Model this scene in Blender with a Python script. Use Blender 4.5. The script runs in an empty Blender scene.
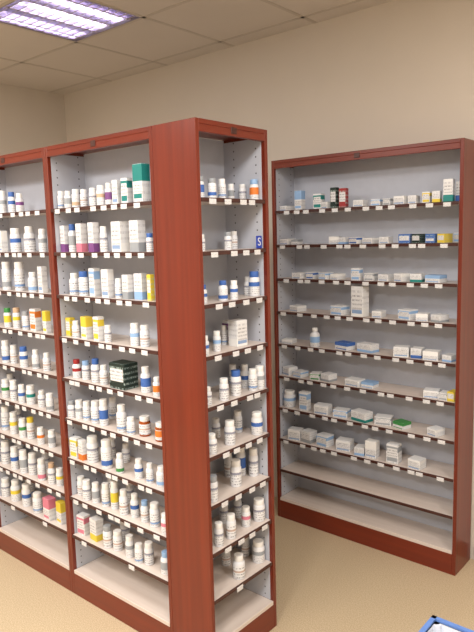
import bpy, bmesh, math, random
from mathutils import Vector, Matrix
random.seed(7)
scene=bpy.context.scene
try:
    scene.view_settings.view_transform='Standard'
except Exception: pass
COL=bpy.context.collection
# ------------------------------------------------------------------ camera
C=Vector((1.5244,-1.5828,1.6984)); YAW,PITCH,ROLL,F=.7091,-.1315,-.0267,619.1
R=(Matrix.Rotation(YAW,4,'Z')@Matrix.Rotation(math.pi/2+PITCH,4,'X')@Matrix.Rotation(ROLL,4,'Z'))
cam=bpy.data.cameras.new('camera'); co=bpy.data.objects.new('camera',cam); COL.objects.link(co)
co.matrix_world=Matrix.Translation(C)@R
cam.sensor_fit='VERTICAL'; cam.sensor_height=24; cam.lens=F/632*24; cam.clip_start=.02
scene.camera=co
R3=R.to_3x3(); RT=R3.transposed()
def ray(u,v): return R3@Vector(((u-237)/F,(316-v)/F,-1))
def project(P):
    c=RT@(Vector(P)-C); return 237+F*c.x/-c.z, 316-F*c.y/-c.z, -c.z
# ------------------------------------------------------------------ materials
def srgb(r,g,b):
    f=lambda c:(c/255/12.92) if c/255<=.04045 else ((c/255+.055)/1.055)**2.4
    return (f(r),f(g),f(b),1)
class NT:
    def __init__(s,name,rough=.5,spec=.5,metal=0,coat=0):
        s.m=bpy.data.materials.new(name); s.m.use_nodes=True; s.t=s.m.node_tree
        s.b=s.t.nodes['Principled BSDF']; s.b.inputs['Roughness'].default_value=rough
        s.b.inputs['Metallic'].default_value=metal; s.b.inputs['Specular IOR Level'].default_value=spec
        s.b.inputs['Coat Weight'].default_value=coat
    def n(s,t,**k):
        x=s.t.nodes.new(t)
        for a,b in k.items(): setattr(x,a,b)
        return x
    def l(s,a,b): s.t.links.new(a,b)
    def math(s,op,a,b=None):
        x=s.n('ShaderNodeMath',operation=op)
        for i,v in enumerate((a,b)):
            if v is None: continue
            if isinstance(v,(int,float)): x.inputs[i].default_value=v
            else: s.l(v,x.inputs[i])
        return x.outputs[0]
    def mix(s,f,a,b):
        x=s.n('ShaderNodeMix',data_type='RGBA')
        if isinstance(f,(int,float)): x.inputs[0].default_value=f
        else: s.l(f,x.inputs[0])
        for i,v in ((6,a),(7,b)):
            if isinstance(v,tuple): x.inputs[i].default_value=v
            else: s.l(v,x.inputs[i])
        return x.outputs[2]
    def coord(s,kind='Object',scale=(1,1,1)):
        tc=s.n('ShaderNodeTexCoord'); mp=s.n('ShaderNodeMapping'); mp.inputs['Scale'].default_value=scale
        s.l(tc.outputs[kind],mp.inputs[0]); return mp.outputs[0]
    def noise(s,vec,scale,detail=3):
        x=s.n('ShaderNodeTexNoise'); x.inputs['Scale'].default_value=scale; x.inputs['Detail'].default_value=detail
        s.l(vec,x.inputs['Vector']); return x.outputs['Fac']
    def ramp(s,f,a,b,p0=0,p1=1):
        x=s.n('ShaderNodeValToRGB'); e=x.color_ramp.elements
        e[0].position=p0;e[0].color=a;e[1].position=p1;e[1].color=b; s.l(f,x.inputs[0]); return x.outputs[0]
    def base(s,c):
        if isinstance(c,tuple): s.b.inputs['Base Color'].default_value=c
        else: s.l(c,s.b.inputs['Base Color'])
        return s.m
def plain(name,c,rough=.5,var=.06,**k):
    m=NT(name,rough,**k); v=m.noise(m.coord(),30)
    d=tuple(max(0,x*(1-var)) for x in c[:3])+(1,); e=tuple(min(1,x*(1+var)) for x in c[:3])+(1,)
    return m.base(m.ramp(v,d,e,.3,.7))
def wood(name,c1,c2,axis,rough=.3):
    m=NT(name,rough,coat=.12)
    sc={'z':(34,34,1.1),'x':(1.1,34,34)}[axis]
    v=m.noise(m.coord('Object',sc),1.2,5)
    return m.base(m.ramp(v,c1,c2,.25,.75))
CH1,CH2=srgb(97,30,12),srgb(118,40,17)
cherryV=wood('cherry_vertical',CH1,CH2,'z'); cherryH=wood('cherry_horizontal',CH1,CH2,'x')
shelfM=wood('shelf_laminate',srgb(202,189,179),srgb(214,202,193),'x',.45)
GRAY=srgb(184,188,198)
grayM=plain('gray_laminate',GRAY,.55,.02)
railM=plain('rail_dark',srgb(66,34,28),.4)
m=NT('gray_perforated',.55)
tc=m.n('ShaderNodeTexCoord'); sp=m.n('ShaderNodeSeparateXYZ'); m.l(tc.outputs['Object'],sp.inputs[0])
zf=m.math('MULTIPLY',m.math('SUBTRACT',m.math('FRACT',m.math('DIVIDE',sp.outputs[2],.032)),.5),.032)
def dist(yc):
    dy=m.math('SUBTRACT',sp.outputs[1],yc)
    return m.math('SQRT',m.math('ADD',m.math('MULTIPLY',dy,dy),m.math('MULTIPLY',zf,zf)))
hole=m.math('LESS_THAN',m.math('MINIMUM',dist(.045),dist(.16)),.0033)
perfM=m.base(m.mix(hole,GRAY,srgb(70,70,75)))
# walls etc
def wallmat(name,c,bump=.05):
    m=NT(name,.85,spec=.2); co_=m.coord(); v=m.noise(co_,3,4)
    d=tuple(x*.97 for x in c[:3])+(1,)
    m.base(m.ramp(v,d,c,.3,.7))
    b=m.n('ShaderNodeBump'); b.inputs['Strength'].default_value=bump; b.inputs['Distance'].default_value=.003
    m.l(m.noise(co_,180,2),b.inputs['Height']); m.l(b.outputs[0],m.b.inputs['Normal']); return m.m
wallM=wallmat('painted_wall',srgb(207,198,186))
ceilM=wallmat('ceiling_tile',srgb(210,202,193),.3)
m=NT('speckled_vinyl',.42); c0=m.coord()
v=m.noise(c0,210,2); v2=m.noise(c0,90,2)
floorM=m.base(m.mix(m.math('MULTIPLY',v2,.5),m.ramp(v,srgb(168,147,116),srgb(208,191,161),.36,.64),srgb(192,173,143)))
PAL={'w':('white',(232,232,230)),'p':('purple',(120,70,130)),'b':('blue',(60,100,170)),'t':('teal',(20,125,120)),'g':('green',(60,135,70)),
'y':('yellow',(220,195,60)),'r':('red',(150,35,35)),'k':('pink',(205,120,140)),'o':('orange',(220,120,45)),'n':('navy blue',(25,30,90)),
'd':('dark green',(20,40,35)),'e':('beige',(200,170,140)),'s':('grey',(150,155,160)),'l':('light blue',(140,175,215))}
whiteP=plain('white_plastic',srgb(222,224,228),.35,.01)
capM={k:plain('cap_'+v[0].replace(' ','_'),srgb(*v[1]),.4,.02) for k,v in PAL.items()}
amberM=plain('amber_plastic',srgb(150,70,15),.2,.1)
def printed(name,c,ground,lo,hi,txt=.55,rows=7,ink=None,wide=False):
    m=NT(name,.5); tc=m.n('ShaderNodeTexCoord'); sp=m.n('ShaderNodeSeparateXYZ'); m.l(tc.outputs['Generated'],sp.inputs[0])
    z=sp.outputs[2]
    band=m.math('MULTIPLY',m.math('GREATER_THAN',z,lo),m.math('LESS_THAN',z,hi))
    mp=m.n('ShaderNodeMapping'); mp.inputs['Scale'].default_value=(14,14,3); m.l(tc.outputs['Generated'],mp.inputs[0])
    t=m.math('MULTIPLY',m.math('LESS_THAN',m.math('FRACT',m.math('MULTIPLY',z,rows)),.4),m.math('GREATER_THAN',m.noise(mp.outputs[0],1.5,2),.5))
    g=m.mix(m.math('MULTIPLY',t,txt),ground,ink or srgb(70,70,90))
    return m.base(m.mix(band,g,c))
W=srgb(222,223,224)
VAR=[(.55,.88),(.05,.38),(.3,.95)]
labM={(k,i):printed('label_'+v[0].replace(' ','_'),srgb(*v[1]),W,lo,hi) for k,v in PAL.items() for i,(lo,hi) in enumerate(VAR)}
labM.update({('w',0):printed('label_white_grey_stripe',srgb(140,142,156),W,.70,.86,.7,5),('w',1):printed('label_white_text',srgb(120,152,198),W,.1,.24,.8,5),('w',2):printed('label_white',srgb(185,162,150),W,.45,.6,.7,4)})
CV=[(.62,.9),(-.1,.3),(.55,2)]
cartM={(k,i):printed('carton_'+v[0].replace(' ','_'),srgb(*v[1]),W,lo,hi,.3,5) for k,v in PAL.items() for i,(lo,hi) in enumerate(CV)}
cartS={k:printed('carton_solid_'+v[0].replace(' ','_'),srgb(*v[1]),srgb(*v[1]),.3,.35,.6,5,srgb(170,190,185)) for k,v in PAL.items()}
panM={k:printed('carton_panel_'+v[0].replace(' ','_'),srgb(*v[1]),srgb(216,216,216),0,.3,.6,5) for k,v in PAL.items()}
panM['w']=printed('carton_panel_white',srgb(135,160,195),srgb(216,216,216),0,.18,.6,5)
tagM=printed('price_tag_paper',srgb(222,222,222),srgb(220,220,220),.8,1,.5,4)
# ------------------------------------------------------------------ mesh helpers
def obj(name,me,parent=None,loc=(0,0,0)):
    o=bpy.data.objects.new(name,me); COL.objects.link(o); o.location=loc
    if parent: o.parent=parent
    return o
def bevel_mesh(bm,w,seg=1):
    if w>0: bmesh.ops.bevel(bm,geom=bm.edges[:],offset=w,segments=seg,affect='EDGES')
def boxmesh(name,x0,x1,y0,y1,z0,z1,mat,bev=.0015):
    bm=bmesh.new(); bmesh.ops.create_cube(bm,size=1)
    for v in bm.verts: v.co=Vector(((x0+x1)/2+v.co.x*(x1-x0),(y0+y1)/2+v.co.y*(y1-y0),(z0+z1)/2+v.co.z*(z1-z0)))
    bevel_mesh(bm,bev); me=bpy.data.meshes.new(name); bm.to_mesh(me); bm.free(); me.materials.append(mat); return me
def box(name,x0,x1,y0,y1,z0,z1,mat,parent=None,bev=.0015): return obj(name,boxmesh(name,x0,x1,y0,y1,z0,z1,mat,bev),parent)
def lathe(name,prof,mat,n=20,smooth=True):
    bm=bmesh.new(); rings=[]
    for r,z in prof:
        rings.append([bm.verts.new((r*math.cos(2*math.pi*i/n),r*math.sin(2*math.pi*i/n),z)) for i in range(n)])
    for a,b in zip(rings,rings[1:]):
        for i in range(n): bm.faces.new((a[i],a[(i+1)%n],b[(i+1)%n],b[i]))
    bm.faces.new(rings[0][::-1]); bm.faces.new(rings[-1])
    me=bpy.data.meshes.new(name); bm.to_mesh(me); bm.free(); me.materials.append(mat)
    for p in me.polygons: p.use_smooth=smooth and len(p.vertices)==4
    return me
def struct(o): o['kind']='structure'; return o
# ------------------------------------------------------------------ room
XL,YW,ZC,XR,YF=-2.865,1.47,2.846,3.2,-3.6
struct(box('floor',XL,XR,YF,YW,-.05,0,floorM,bev=0))
struct(box('wall_back',XL-.1,XR+.1,YW,YW+.1,0,3.1,wallM,bev=0))
struct(box('wall_left',XL-.1,XL,YF,YW,0,3.1,wallM,bev=0))
struct(box('wall_right',XR,XR+.1,YF,YW,0,3.1,wallM,bev=0))
struct(box('wall_front',XL-.1,XR+.1,YF-.1,YF,0,3.1,wallM,bev=0))
skirtM=plain('skirting',srgb(150,120,95),.5)
struct(box('baseboard_back',.48,XR,YW-.012,YW,0,.08,skirtM))
struct(box('baseboard_left',XL,XL+.012,YF,YW,0,.08,skirtM))
GX,GY=-1.06,.74
def lines(g,lo,hi):
    k=math.ceil((lo-g)/.6); out=[lo]
    while g+k*.6<hi-.01:
        if g+k*.6>lo+.01: out.append(g+k*.6)
        k+=1
    return out+[hi]
xs,ys=lines(GX,XL,XR),lines(GY,YF,YW)
bm=bmesh.new()
for i in range(len(xs)-1):
    for j in range(len(ys)-1):
        cx,cy=(xs[i]+xs[i+1])/2,(ys[j]+ys[j+1])/2
        if abs(cx+1.36)<.05 and abs(cy-.44)<.05: continue
        v=[bm.verts.new(p) for p in ((xs[i],ys[j],ZC),(xs[i],ys[j+1],ZC),(xs[i+1],ys[j+1],ZC),(xs[i+1],ys[j],ZC))]
        bm.faces.new(v)
me=bpy.data.meshes.new('ceiling'); bm.to_mesh(me); bm.free(); me.materials.append(ceilM); struct(obj('ceiling',me))
barM=plain('ceiling_grid_bar',srgb(188,179,168),.5,.02)
bm=bmesh.new()
def addbox(bm,x0,x1,y0,y1,z0,z1):
    r=bmesh.ops.create_cube(bm,size=1)
    for v in r['verts']: v.co=Vector(((x0+x1)/2+v.co.x*(x1-x0),(y0+y1)/2+v.co.y*(y1-y0),(z0+z1)/2+v.co.z*(z1-z0)))
for x in xs[1:-1]: addbox(bm,x-.011,x+.011,YF,YW,ZC-.002,ZC+.002)
for y in ys[1:-1]: addbox(bm,XL,XR,y-.011,y+.011,ZC-.002,ZC+.002)
me=bpy.data.meshes.new('grid'); bm.to_mesh(me); bm.free(); me.materials.append(barM); struct(obj('trim_1',me))
# ------------------------------------------------------------------ troffer light
fx,fy=-1.36,.44
troff=bpy.data.objects.new('ceiling_light',None); COL.objects.link(troff); troff.location=(fx,fy,ZC)
troff['label']='square recessed fluorescent ceiling light with mirrored louvre grid'; troff['category']='ceiling light'
reflM=plain('louvre_mirror',srgb(215,208,224),.22,.02,metal=.9)
houseM=plain('housing_grey',srgb(140,134,150),.5,.02)
em=NT('fluorescent_tube'); em.b.inputs['Emission Color'].default_value=(.93,.88,1,1); em.b.inputs['Emission Strength'].default_value=11; em.base((.9,.9,.9,1))
bm=bmesh.new()
h=.288
addbox(bm,-h,h,-h,h,.11,.115)
for s in(-1,1):
    addbox(bm,s*h-.003,s*h+.003,-h,h,-.002,.115); addbox(bm,-h,h,s*h-.003,s*h+.003,-.002,.115)
me=bpy.data.meshes.new('housing'); bm.to_mesh(me); bm.free(); me.materials.append(houseM); obj('housing',me,troff)
bm=bmesh.new()
for k in (-3,-1,1,3): 
    addbox(bm,k*.072-.007,k*.072+.007,-h+.004,h-.004,.0,.03)
for k in range(-5,6): addbox(bm,-h+.004,h-.004,k*.052-.004,k*.052+.004,.0,.03)
addbox(bm,-h+.004,-h+.012,-h+.004,h-.004,0,.03); addbox(bm,h-.012,h-.004,-h+.004,h-.004,0,.03)
me=bpy.data.meshes.new('louvre'); bm.to_mesh(me); bm.free(); me.materials.append(reflM); obj('louvre',me,troff)
tube=lathe('tube',[(.013,-.27),(.013,.27)],em.m,12)
for x in (-.144,0,.144):
    o=obj('fluorescent_tube',tube,troff,(x,0,.07)); o.rotation_euler=(math.pi/2,0,0)
def area(x,y,size,w,col=(1,.96,.92)):
    l=bpy.data.lights.new('ceiling_panel_light','AREA'); l.energy=w*1.08; l.size=size; l.color=col
    o=bpy.data.objects.new('ceiling_panel_light',l); COL.objects.link(o); o.location=(x,y,ZC-.012)
area(-1.36,-1.96,.58,50); area(-.16,-1.96,.58,34); area(1.04,-.76,.58,36); area(1.04,-2.56,.58,66); area(2.24,-.16,.58,34); area(-1.36,-.76,.58,14)
# ------------------------------------------------------------------ shelving units
H=2.1; KZ=.125
tagmesh=boxmesh('price_tag',-.018,.018,-.0008,.0008,-.0095,.0095,tagM,0)
def unit(name_label,loc,rot,w,d,zs,ntag,t=.018,seed=1):
    rnd=random.Random(seed)
    e=bpy.data.objects.new('shelving_unit',None); COL.objects.link(e); e.location=loc; e.rotation_euler=(0,0,rot)
    e['label']=name_label; e['category']='shelving unit'; e['group']='pharmacy shelving units'
    box('side_panel',0,t,0,d,0,H,cherryV,e); box('side_panel',w-t,w,0,d,0,H,cherryV,e)
    for x0,x1 in((t,t+.002),(w-t-.002,w-t)):
        o=box('side_lining',x0,x1,.018,d-.008,KZ,H-.03,perfM,e,0)
    box('back_panel',t,w-t,d-.008,d,KZ,H-.02,grayM,e,0)
    box('top_panel',t,w-t,.0,d,H-.018,H,cherryH,e); box('header_rail',t,w-t,0,.018,H-.045,H-.018,cherryH,e)
    box('kick_plate',t,w-t,.0,.018,0,KZ-.018,cherryH,e)
    box('base_deck',t+.002,w-t-.002,.0,d-.008,KZ-.018,KZ,shelfM,e)
    box('number_plate',w/2-.016,w/2+.016,-.003,0,H-.036,H-.012,railM,e)
    for i,z in enumerate(zs):
        s=box('shelf',t+.003,w-t-.003,.006,d-.009,z-.005,z+.008,shelfM,e)
        box('edge_rail',t+.003,w-t-.003,.001,.006,z-.007,z+.0085,railM,s)
        n=ntag if i<len(zs)-1 else max(1,ntag//3)
        if ntag>9 and i==len(zs)-1: n=0
        for k in range(n):
            x=t+.03+(w-2*t-.06)*(k+.5+rnd.uniform(-.28,.28))/n
            o=obj('price_tag',tagmesh,s,(x,-.0022,z-.005)); o.rotation_euler=(rnd.uniform(-.02,.0),0,0)
    return e
zi=[1.822-.1908*i for i in range(9)]; zr=[1.8134-.1899*i for i in range(9)]
WE,DE=.406,.222
unit('cherry wood end-cap shelving unit stocked with pill bottles',(0,0,0),math.pi/2,WE,DE,zi,4,seed=3)
unit('cherry wood shelving unit joined to end cap, with bottles and cartons',(-.222-.703,0,0),0,.702,.203,zi,8,seed=4)
unit('cherry wood island shelving unit packed with white pill bottles',(-.222-.703*2,0,0),0,.702,.203,zi,8,seed=5)
unit('wide cherry wood wall shelving unit with small cartons',(-.6302,1.2578,0),0,1.0875,.2,zr,12,seed=6)
UN={'E':(0,zi),'M':(1,zi),'L':(2,zi),'R':(3,zr)}
# ------------------------------------------------------------------ stock templates
PRO={'b':([(.9,0),(1,.02),(1,.70),(.97,.735),(.80,.765),(.78,.80)],[(.84,.77),(.86,.78),(.86,.985),(.82,1.0)],[(1.015,.10),(1.018,.105),(1.018,.63),(1.015,.635)]),
'c':([(.9,0),(1,.02),(1,.66),(.93,.71),(.70,.755),(.68,.80)],[(.73,.77),(.75,.78),(.75,.985),(.71,1.0)],[(1.015,.08),(1.018,.085),(1.018,.60),(1.015,.605)]),
't':([(.9,0),(1,.02),(1,.62),(.85,.72),(.5,.78),(.48,.84)],[(.55,.82),(.56,.825),(.56,.985),(.5,1.0)],[(1.015,.09),(1.018,.095),(1.018,.57),(1.015,.575)])}
T={}
def bottle_parts(kind,lab,cap,var):
    shape='t' if kind=='t' else 'b' if kind=='a' else random.choice('bbc')
    key=(kind,shape,lab,cap,var)
    if key not in T:
        bp,cp,lp=PRO[shape]
        T[key]=(lathe('pill_bottle',bp,amberM if kind=='a' else whiteP),lathe('cap',cp,capM[cap]),lathe('label',lp,labM[(lab,var)],20))
    return T[key]
def carton_parts(col,var):
    key=(col,var)
    if key not in T:
        lo=col.lower(); mt=cartS[lo] if col.isupper() else cartM[(lo,var)]
        T[key]=(boxmesh('medicine_carton',-.5,.5,-.5,.5,0,1,mt,.012),boxmesh('printed_panel',-.42,.42,-.512,-.5,.1,.5 if var==2 else .8,panM[lo],0),
          boxmesh('tuck_flap',-.47,.47,-.47,.46,1.0,1.012,mt,.004))
    return T[key]
placed={}
def place(uk,row,spec):
    f=spec.split(','); kind=f[0]; u=float(f[1]); wp=float(f[2]); hp=float(f[3]); col=f[4] if len(f)>4 and f[4] else 'w'
    cap=f[5] if len(f)>5 and f[5] else 'w'; dep=float(f[6]) if len(f)>6 and f[6] else random.uniform(.0,.2)
    var=int(f[7]) if len(f)>7 else random.choice((0,0,1,2))
    if kind=='b' and not(len(f)>5 and f[5]) and random.random()<.10: cap=random.choice('lsesb')
    if kind=='f': hp*=.82
    if kind=='b': wp*=random.uniform(.86,1.0); hp*=random.uniform(.9,1.04)
    zb=UN[uk][1][row]+.0082
    def solve(off):
        if uk=='E': ax,off0=0,-off
        elif uk=='R': ax,off0=1,1.2578+off
        else: ax,off0=1,off
        zc=zb+.03; v=200+row*48
        for _ in range(6):
            d=ray(u,v); t=(off0-C[ax])/d[ax]; P=C+d*t
            P2=Vector((P.x,P.y,zc)); v=project(P2)[1]
        return P2
    P=solve(.03); sc=project(P)[2]/F
    wm=wp*sc; hm=min(hp*sc,.165)
    D={'E':.205,'M':.188,'L':.188,'R':.186}[uk]
    rz=0
    if kind in 'bat': hx=hy=wm/2; bx,by=hx,hy
    else: 
        hx=wm*.39; hy=wm*.30
        if kind=='f': hx=wm*.42; hy=.032
        rz=random.uniform(-.35,.35) if kind=='f' else random.uniform(-.1,.1)
        if kind=='x' and hp>30: rz=0
        bx=hx*math.cos(rz)+hy*abs(math.sin(rz)); by=hy*math.cos(rz)+hx*abs(math.sin(rz))
    off=.010+by+dep*(D-2*by-.02); P=solve(off)
    if uk=='E': lx=P.y; rng=(.022,WE-.022)
    elif uk=='M': lx=P.x; rng=(-.925+.022,-.222-.022)
    elif uk=='L': lx=P.x; rng=(-1.628+.022,-.925-.022)
    else: lx=P.x; rng=(-.63+.022,.457-.022)
    L=placed.setdefault((uk,row),[]); best=None
    cand=sorted([(abs(dx)+abs(dy)*.6,dx,dy) for dx in [i*.004 for i in range(-9,10)] for dy in [j*.01 for j in range(-3,15)]])
    for c_,dx,dy in cand:
        x,y=lx+dx,off+dy
        if x-bx<rng[0] or x+bx>rng[1] or y-by<.008 or y+by>D-.002: continue
        if all(abs(x-a)>bx+b+.0015 or abs(y-c)>by+e+.0015 for a,b,c,e in L): best=(x,y); break
    if not best: return
    x,y=best; L.append((x,bx,y,by))
    loc={'E':(-y,x,zb),'R':(x,1.2578+y,zb)}.get(uk,(x,y,zb)); base=math.pi/2 if uk=='E' else 0
    if kind in 'bat':
        b,c,l=bottle_parts(kind,col,cap,var)
        o=obj('pill_bottle',b,None,loc); o.rotation_euler=(0,0,base+random.uniform(-1,1)); o.scale=(hx/1.02,hx/1.02,hm)
        obj('cap',c,o); obj('label',l,o)
        o['label']='%s pill bottle, %s label and %s cap'%('amber' if kind=='a' else 'tall white' if kind=='t' else 'white',PAL[col][0],PAL[cap][0]); o['category']='pill bottle'
        o['group']='pill bottles on the shelves'
    else:
        b,p,fl=carton_parts(col,var)
        o=obj('medicine_carton',b,None,loc); o.rotation_euler=(0,0,base+rz); o.scale=(2*hx,2*hy,hm)
        obj('printed_panel',p,o); obj('tuck_flap',fl,o)
        o['label']='%s %scardboard medicine carton %s'%(PAL[col.lower()][0] if col.isupper() else 'white' if col=='w' else 'white and '+PAL[col][0],'small ' if hm<.06 else '','lying flat' if kind=='f' else 'standing upright'); o['category']='medicine box'
        o['group']='medicine cartons on the shelves'
STOCK={
'L':["b,3,9,22,s b,12,8,21,b,b b,20,9,20,p","x,3,11,21,w b,16,12,26,b b,30,12,27,w b,43,9,23,s",
 "b,7,10,28,s b,20,11,28,w b,33,10,22,l x,43,10,26,w","b,8,8,20,y,g b,17,8,20,y b,26,8,19,w x,36,12,22,o x,47,9,22,y",
 "b,6,8,22,b b,14,8,20,w b,24,9,23,b,b b,36,8,20,s b,47,8,18,w","b,6,9,20,g b,14,8,21,w b,22,8,20,b b,31,9,20,t b,10,8,20,w,w,.7 b,42,8,18,w b,50,8,18,s",
 "b,6,9,24,w b,14,8,22,y b,23,8,20,g b,31,8,22,w,y b,41,8,18,o b,18,8,24,w,w,.8 b,52,8,18,s","b,6,9,24,w b,15,9,25,b b,24,9,24,s b,33,9,23,w b,42,9,22,k b,52,8,22,w b,60,8,20,y b,20,9,24,w,w,.8 b,46,9,24,w,w,.8",
 "b,6,10,20,w b,16,10,22,y b,27,10,23,b b,38,10,22,w x,50,14,22,k x,62,12,22,y b,30,10,22,w,w,.8"],
'M':["b,60,8,17,w b,68,8,18,s b,76,9,20,e b,84,8,18,w b,93,9,19,w b,101,9,20,e b,109,9,24,p x,117,10,24,w x,127,12,25,t,,,0 x,142,18,37,t,w,.0,2",
 "x,62,11,26,p,,,1 b,73,9,27,s x,82,12,28,k,,,1 x,94,12,29,p,,,1 b,104,8,26,w x,121,20,30,w,,,1 x,138,17,31,s,,,1 b,150,8,20,w",
 "b,62,12,27,b b,75,11,23,w b,84,10,24,w,b x,95,12,28,l,,,0 x,108,13,28,w b,119,8,22,w x,128,12,24,s,,,1 x,141,14,26,l,,,1 x,151,8,26,Y",
 "x,67,10,18,Y b,76,9,18,w,w x,87,13,22,y,,,2 x,99,12,24,y,,,0 b,108,8,17,w b,135,10,22,l b,145,10,22,w",
 "b,66,9,20,w b,77,9,19,r,r b,86,9,20,w b,96,10,24,w,b b,104,9,20,w x,124,30,26,D,w,0,0 b,146,12,28,b b,157,9,20,o",
 "b,69,8,17,w b,79,9,18,s b,87,9,20,w b,96,10,25,w b,104,10,26,b b,122,12,27,w b,131,9,18,w a,145,12,20,w a,161,12,19,o b,85,9,20,w,w,.8 b,113,9,22,w,w,.8",
 "x,74,13,20,y x,83,10,20,o b,93,13,28,w b,107,13,28,b b,120,9,22,g b,126,9,22,w,w,.8 b,139,10,22,b b,150,9,20,w b,162,12,22,l b,112,9,22,w,w,.8",
 "b,78,9,20,w b,87,9,22,w b,96,9,22,s b,106,9,24,w b,115,9,28,y b,124,10,28,w b,135,10,26,b b,145,10,24,w b,155,11,25,w b,166,10,22,k b,130,9,26,w,w,.8 b,112,9,26,w,w,.8",
 "x,84,14,20,k x,97,15,22,y b,108,10,22,w b,118,11,22,w b,130,10,22,s b,139,9,20,w b,148,11,24,w b,166,12,24,s b,125,10,22,w,w,.8"],
'E':["b,200,9,21,b b,212,9,21,b b,222,9,22,w b,231,8,18,s,w,.5 b,256,10,20,o b,247,8,18,w,w,.5","b,201,9,18,w b,228,9,18,w b,234,8,18,w,w,.6",
 "b,203,9,19,b,b b,223,10,21,b,b b,234,9,21,b,w b,258,11,24,b,b b,249,9,20,w,w,.4","b,205,9,20,b b,217,9,22,l b,224,8,22,w,w,.6 x,238,20,26,w,w,.2,1 x,228,12,24,p,w,.7",
 "b,208,9,18,w b,224,10,22,w b,236,11,26,w b,245,10,26,b,w,.4 b,253,10,24,w b,261,10,24,s b,233,10,26,w,w,.8","b,212,11,22,w b,216,10,22,w,w,.8 b,230,12,26,w b,238,10,24,w,w,.6 b,257,12,24,b",
 "b,213,11,26,w b,236,13,28,w b,241,11,32,b,w,.6 b,250,10,30,w,w,.4 b,230,11,28,w,w,.8","b,219,10,26,w b,231,12,26,w b,238,10,26,w,w,.7 b,246,10,20,k b,262,13,23,w b,224,10,26,w,w,.8","b,226,10,20,w,w,.8 b,239,13,25,w b,262,14,22,s b,250,10,22,w,w,.7"],
'R':["f,287,12,6,w x,300,11,19,l x,319,12,15,t f,327,9,8,w x,334,9,20,D x,343,10,19,R f,361,13,8,w f,378,12,8,l f,390,10,8,s f,402,14,10,w f,414,10,10,w x,427,10,11,y x,437,10,11,y,,,1 x,449,12,22,t,,,1 x,460,9,20,b,,,1",
 "f,287,14,7,w f,297,9,6,s f,335,12,9,w f,344,10,8,l f,357,13,8,b f,370,14,7,w f,386,12,8,w f,406,14,11,B f,420,12,11,D f,433,12,11,B f,445,10,11,Y f,456,10,12,l",
 "f,300,14,7,w f,313,11,8,b f,326,12,8,l f,338,12,7,w x,357,12,12,l f,371,12,9,s f,386,13,8,w f,402,12,10,w f,418,14,10,t f,436,20,9,l",
 "f,298,16,7,w f,340,18,11,l x,360,18,30,w,w,.05,1 f,379,12,8,w f,408,18,12,l f,423,14,9,w f,440,14,9,s",
 "f,288,14,5,w t,315,10,19,l f,345,20,9,b f,368,22,10,l f,402,18,12,w f,417,13,12,b f,432,18,11,w f,450,12,8,l",
 "f,288,12,10,w f,300,14,7,l f,316,12,8,g f,327,14,9,s f,355,20,8,w f,370,16,7,l f,432,18,9,w f,445,10,9,s f,457,9,12,Y",
 "b,287,14,18,l,w x,305,12,19,l f,323,18,11,w f,342,18,9,l f,362,22,12,t f,384,20,10,s f,402,16,8,g f,436,14,9,w",
 "b,280,10,14,b f,296,16,13,w f,308,14,14,s f,325,16,14,l f,345,18,13,w f,361,12,10,l x,371,15,17,w x,394,16,19,s f,417,16,12,w",""]}
for uk,rows in STOCK.items():
    for i,r in enumerate(rows):
        for s in r.split(): place(uk,i,s)
# ------------------------------------------------------------------ blue S sign
bl=plain('sign_blue',srgb(25,60,165),.4)
sg=box('shelf_sign',-.0015,.0015,-.018,.018,0,.05,bl); sg.location=(-.018,WE-.045,zi[1]+.0085); 
sg['label']='small blue sign card with white letter S on a shelf'; sg['category']='sign'
cu=bpy.data.curves.new('letter','FONT'); cu.body='S'; cu.size=.045; cu.align_x='CENTER'; cu.align_y='CENTER'; cu.extrude=.0004
to=bpy.data.objects.new('tmp',cu); COL.objects.link(to); bpy.context.view_layer.update()
lm=bpy.data.meshes.new_from_object(to.evaluated_get(bpy.context.evaluated_depsgraph_get())); bpy.data.objects.remove(to)
lm.materials.clear(); lm.materials.append(whiteP); lo=obj('letter',lm,sg,(.002,0,.025)); lo.rotation_euler=(math.pi/2,0,math.pi/2)
# ------------------------------------------------------------------ storage tote
tt=bpy.data.objects.new('storage_tote',None); COL.objects.link(tt); tt.location=(.935,.125,0)
tt['label']='white plastic storage tote with blue rim on the floor'; tt['category']='storage box'
toteM=plain('tote_white',srgb(215,220,230),.4); rimM=plain('tote_rim_blue',srgb(95,130,195),.35)
def frustum(name,w0,d0,w1,d1,z0,z1,t,mat,par):
    bm=bmesh.new()
    def ring(w,d,z): return [bm.verts.new((sx*w,sy*d,z)) for sx,sy in((-1,-1),(1,-1),(1,1),(-1,1))]
    a=ring(w0,d0,z0);b=ring(w1,d1,z1);c=ring(w1-t,d1-t,z1);e=ring(w0-t,d0-t,z0+t)
    bm.faces.new(a[::-1])
    for p,q in((a,b),(b,c),(c,e)):
        for i in range(4): bm.faces.new((p[i],p[(i+1)%4],q[(i+1)%4],q[i]))
    bm.faces.new(e); bmesh.ops.bevel(bm,geom=[x for x in bm.edges if abs(x.verts[0].co.z-x.verts[1].co.z)>.01],offset=.02,segments=3,affect='EDGES')
    me=bpy.data.meshes.new(name); bm.to_mesh(me); bm.free(); me.materials.append(mat); return obj(name,me,par)
frustum('body',.16,.16,.19,.19,0,.38,.006,toteM,tt)
bm=bmesh.new(); 
for s in(-1,1): addbox(bm,s*.195-.008,s*.195+.008,-.203,.203,.374,.388); addbox(bm,-.203,.203,s*.195-.008,s*.195+.008,.374,.388)
me=bpy.data.meshes.new('rim'); bm.to_mesh(me); bm.free(); me.materials.append(rimM); obj('rim',me,tt)
w=bpy.data.worlds.new('world'); scene.world=w; w.use_nodes=True
w.node_tree.nodes['Background'].inputs[0].default_value=(.9,.85,.8,1); w.node_tree.nodes['Background'].inputs[1].default_value=.3
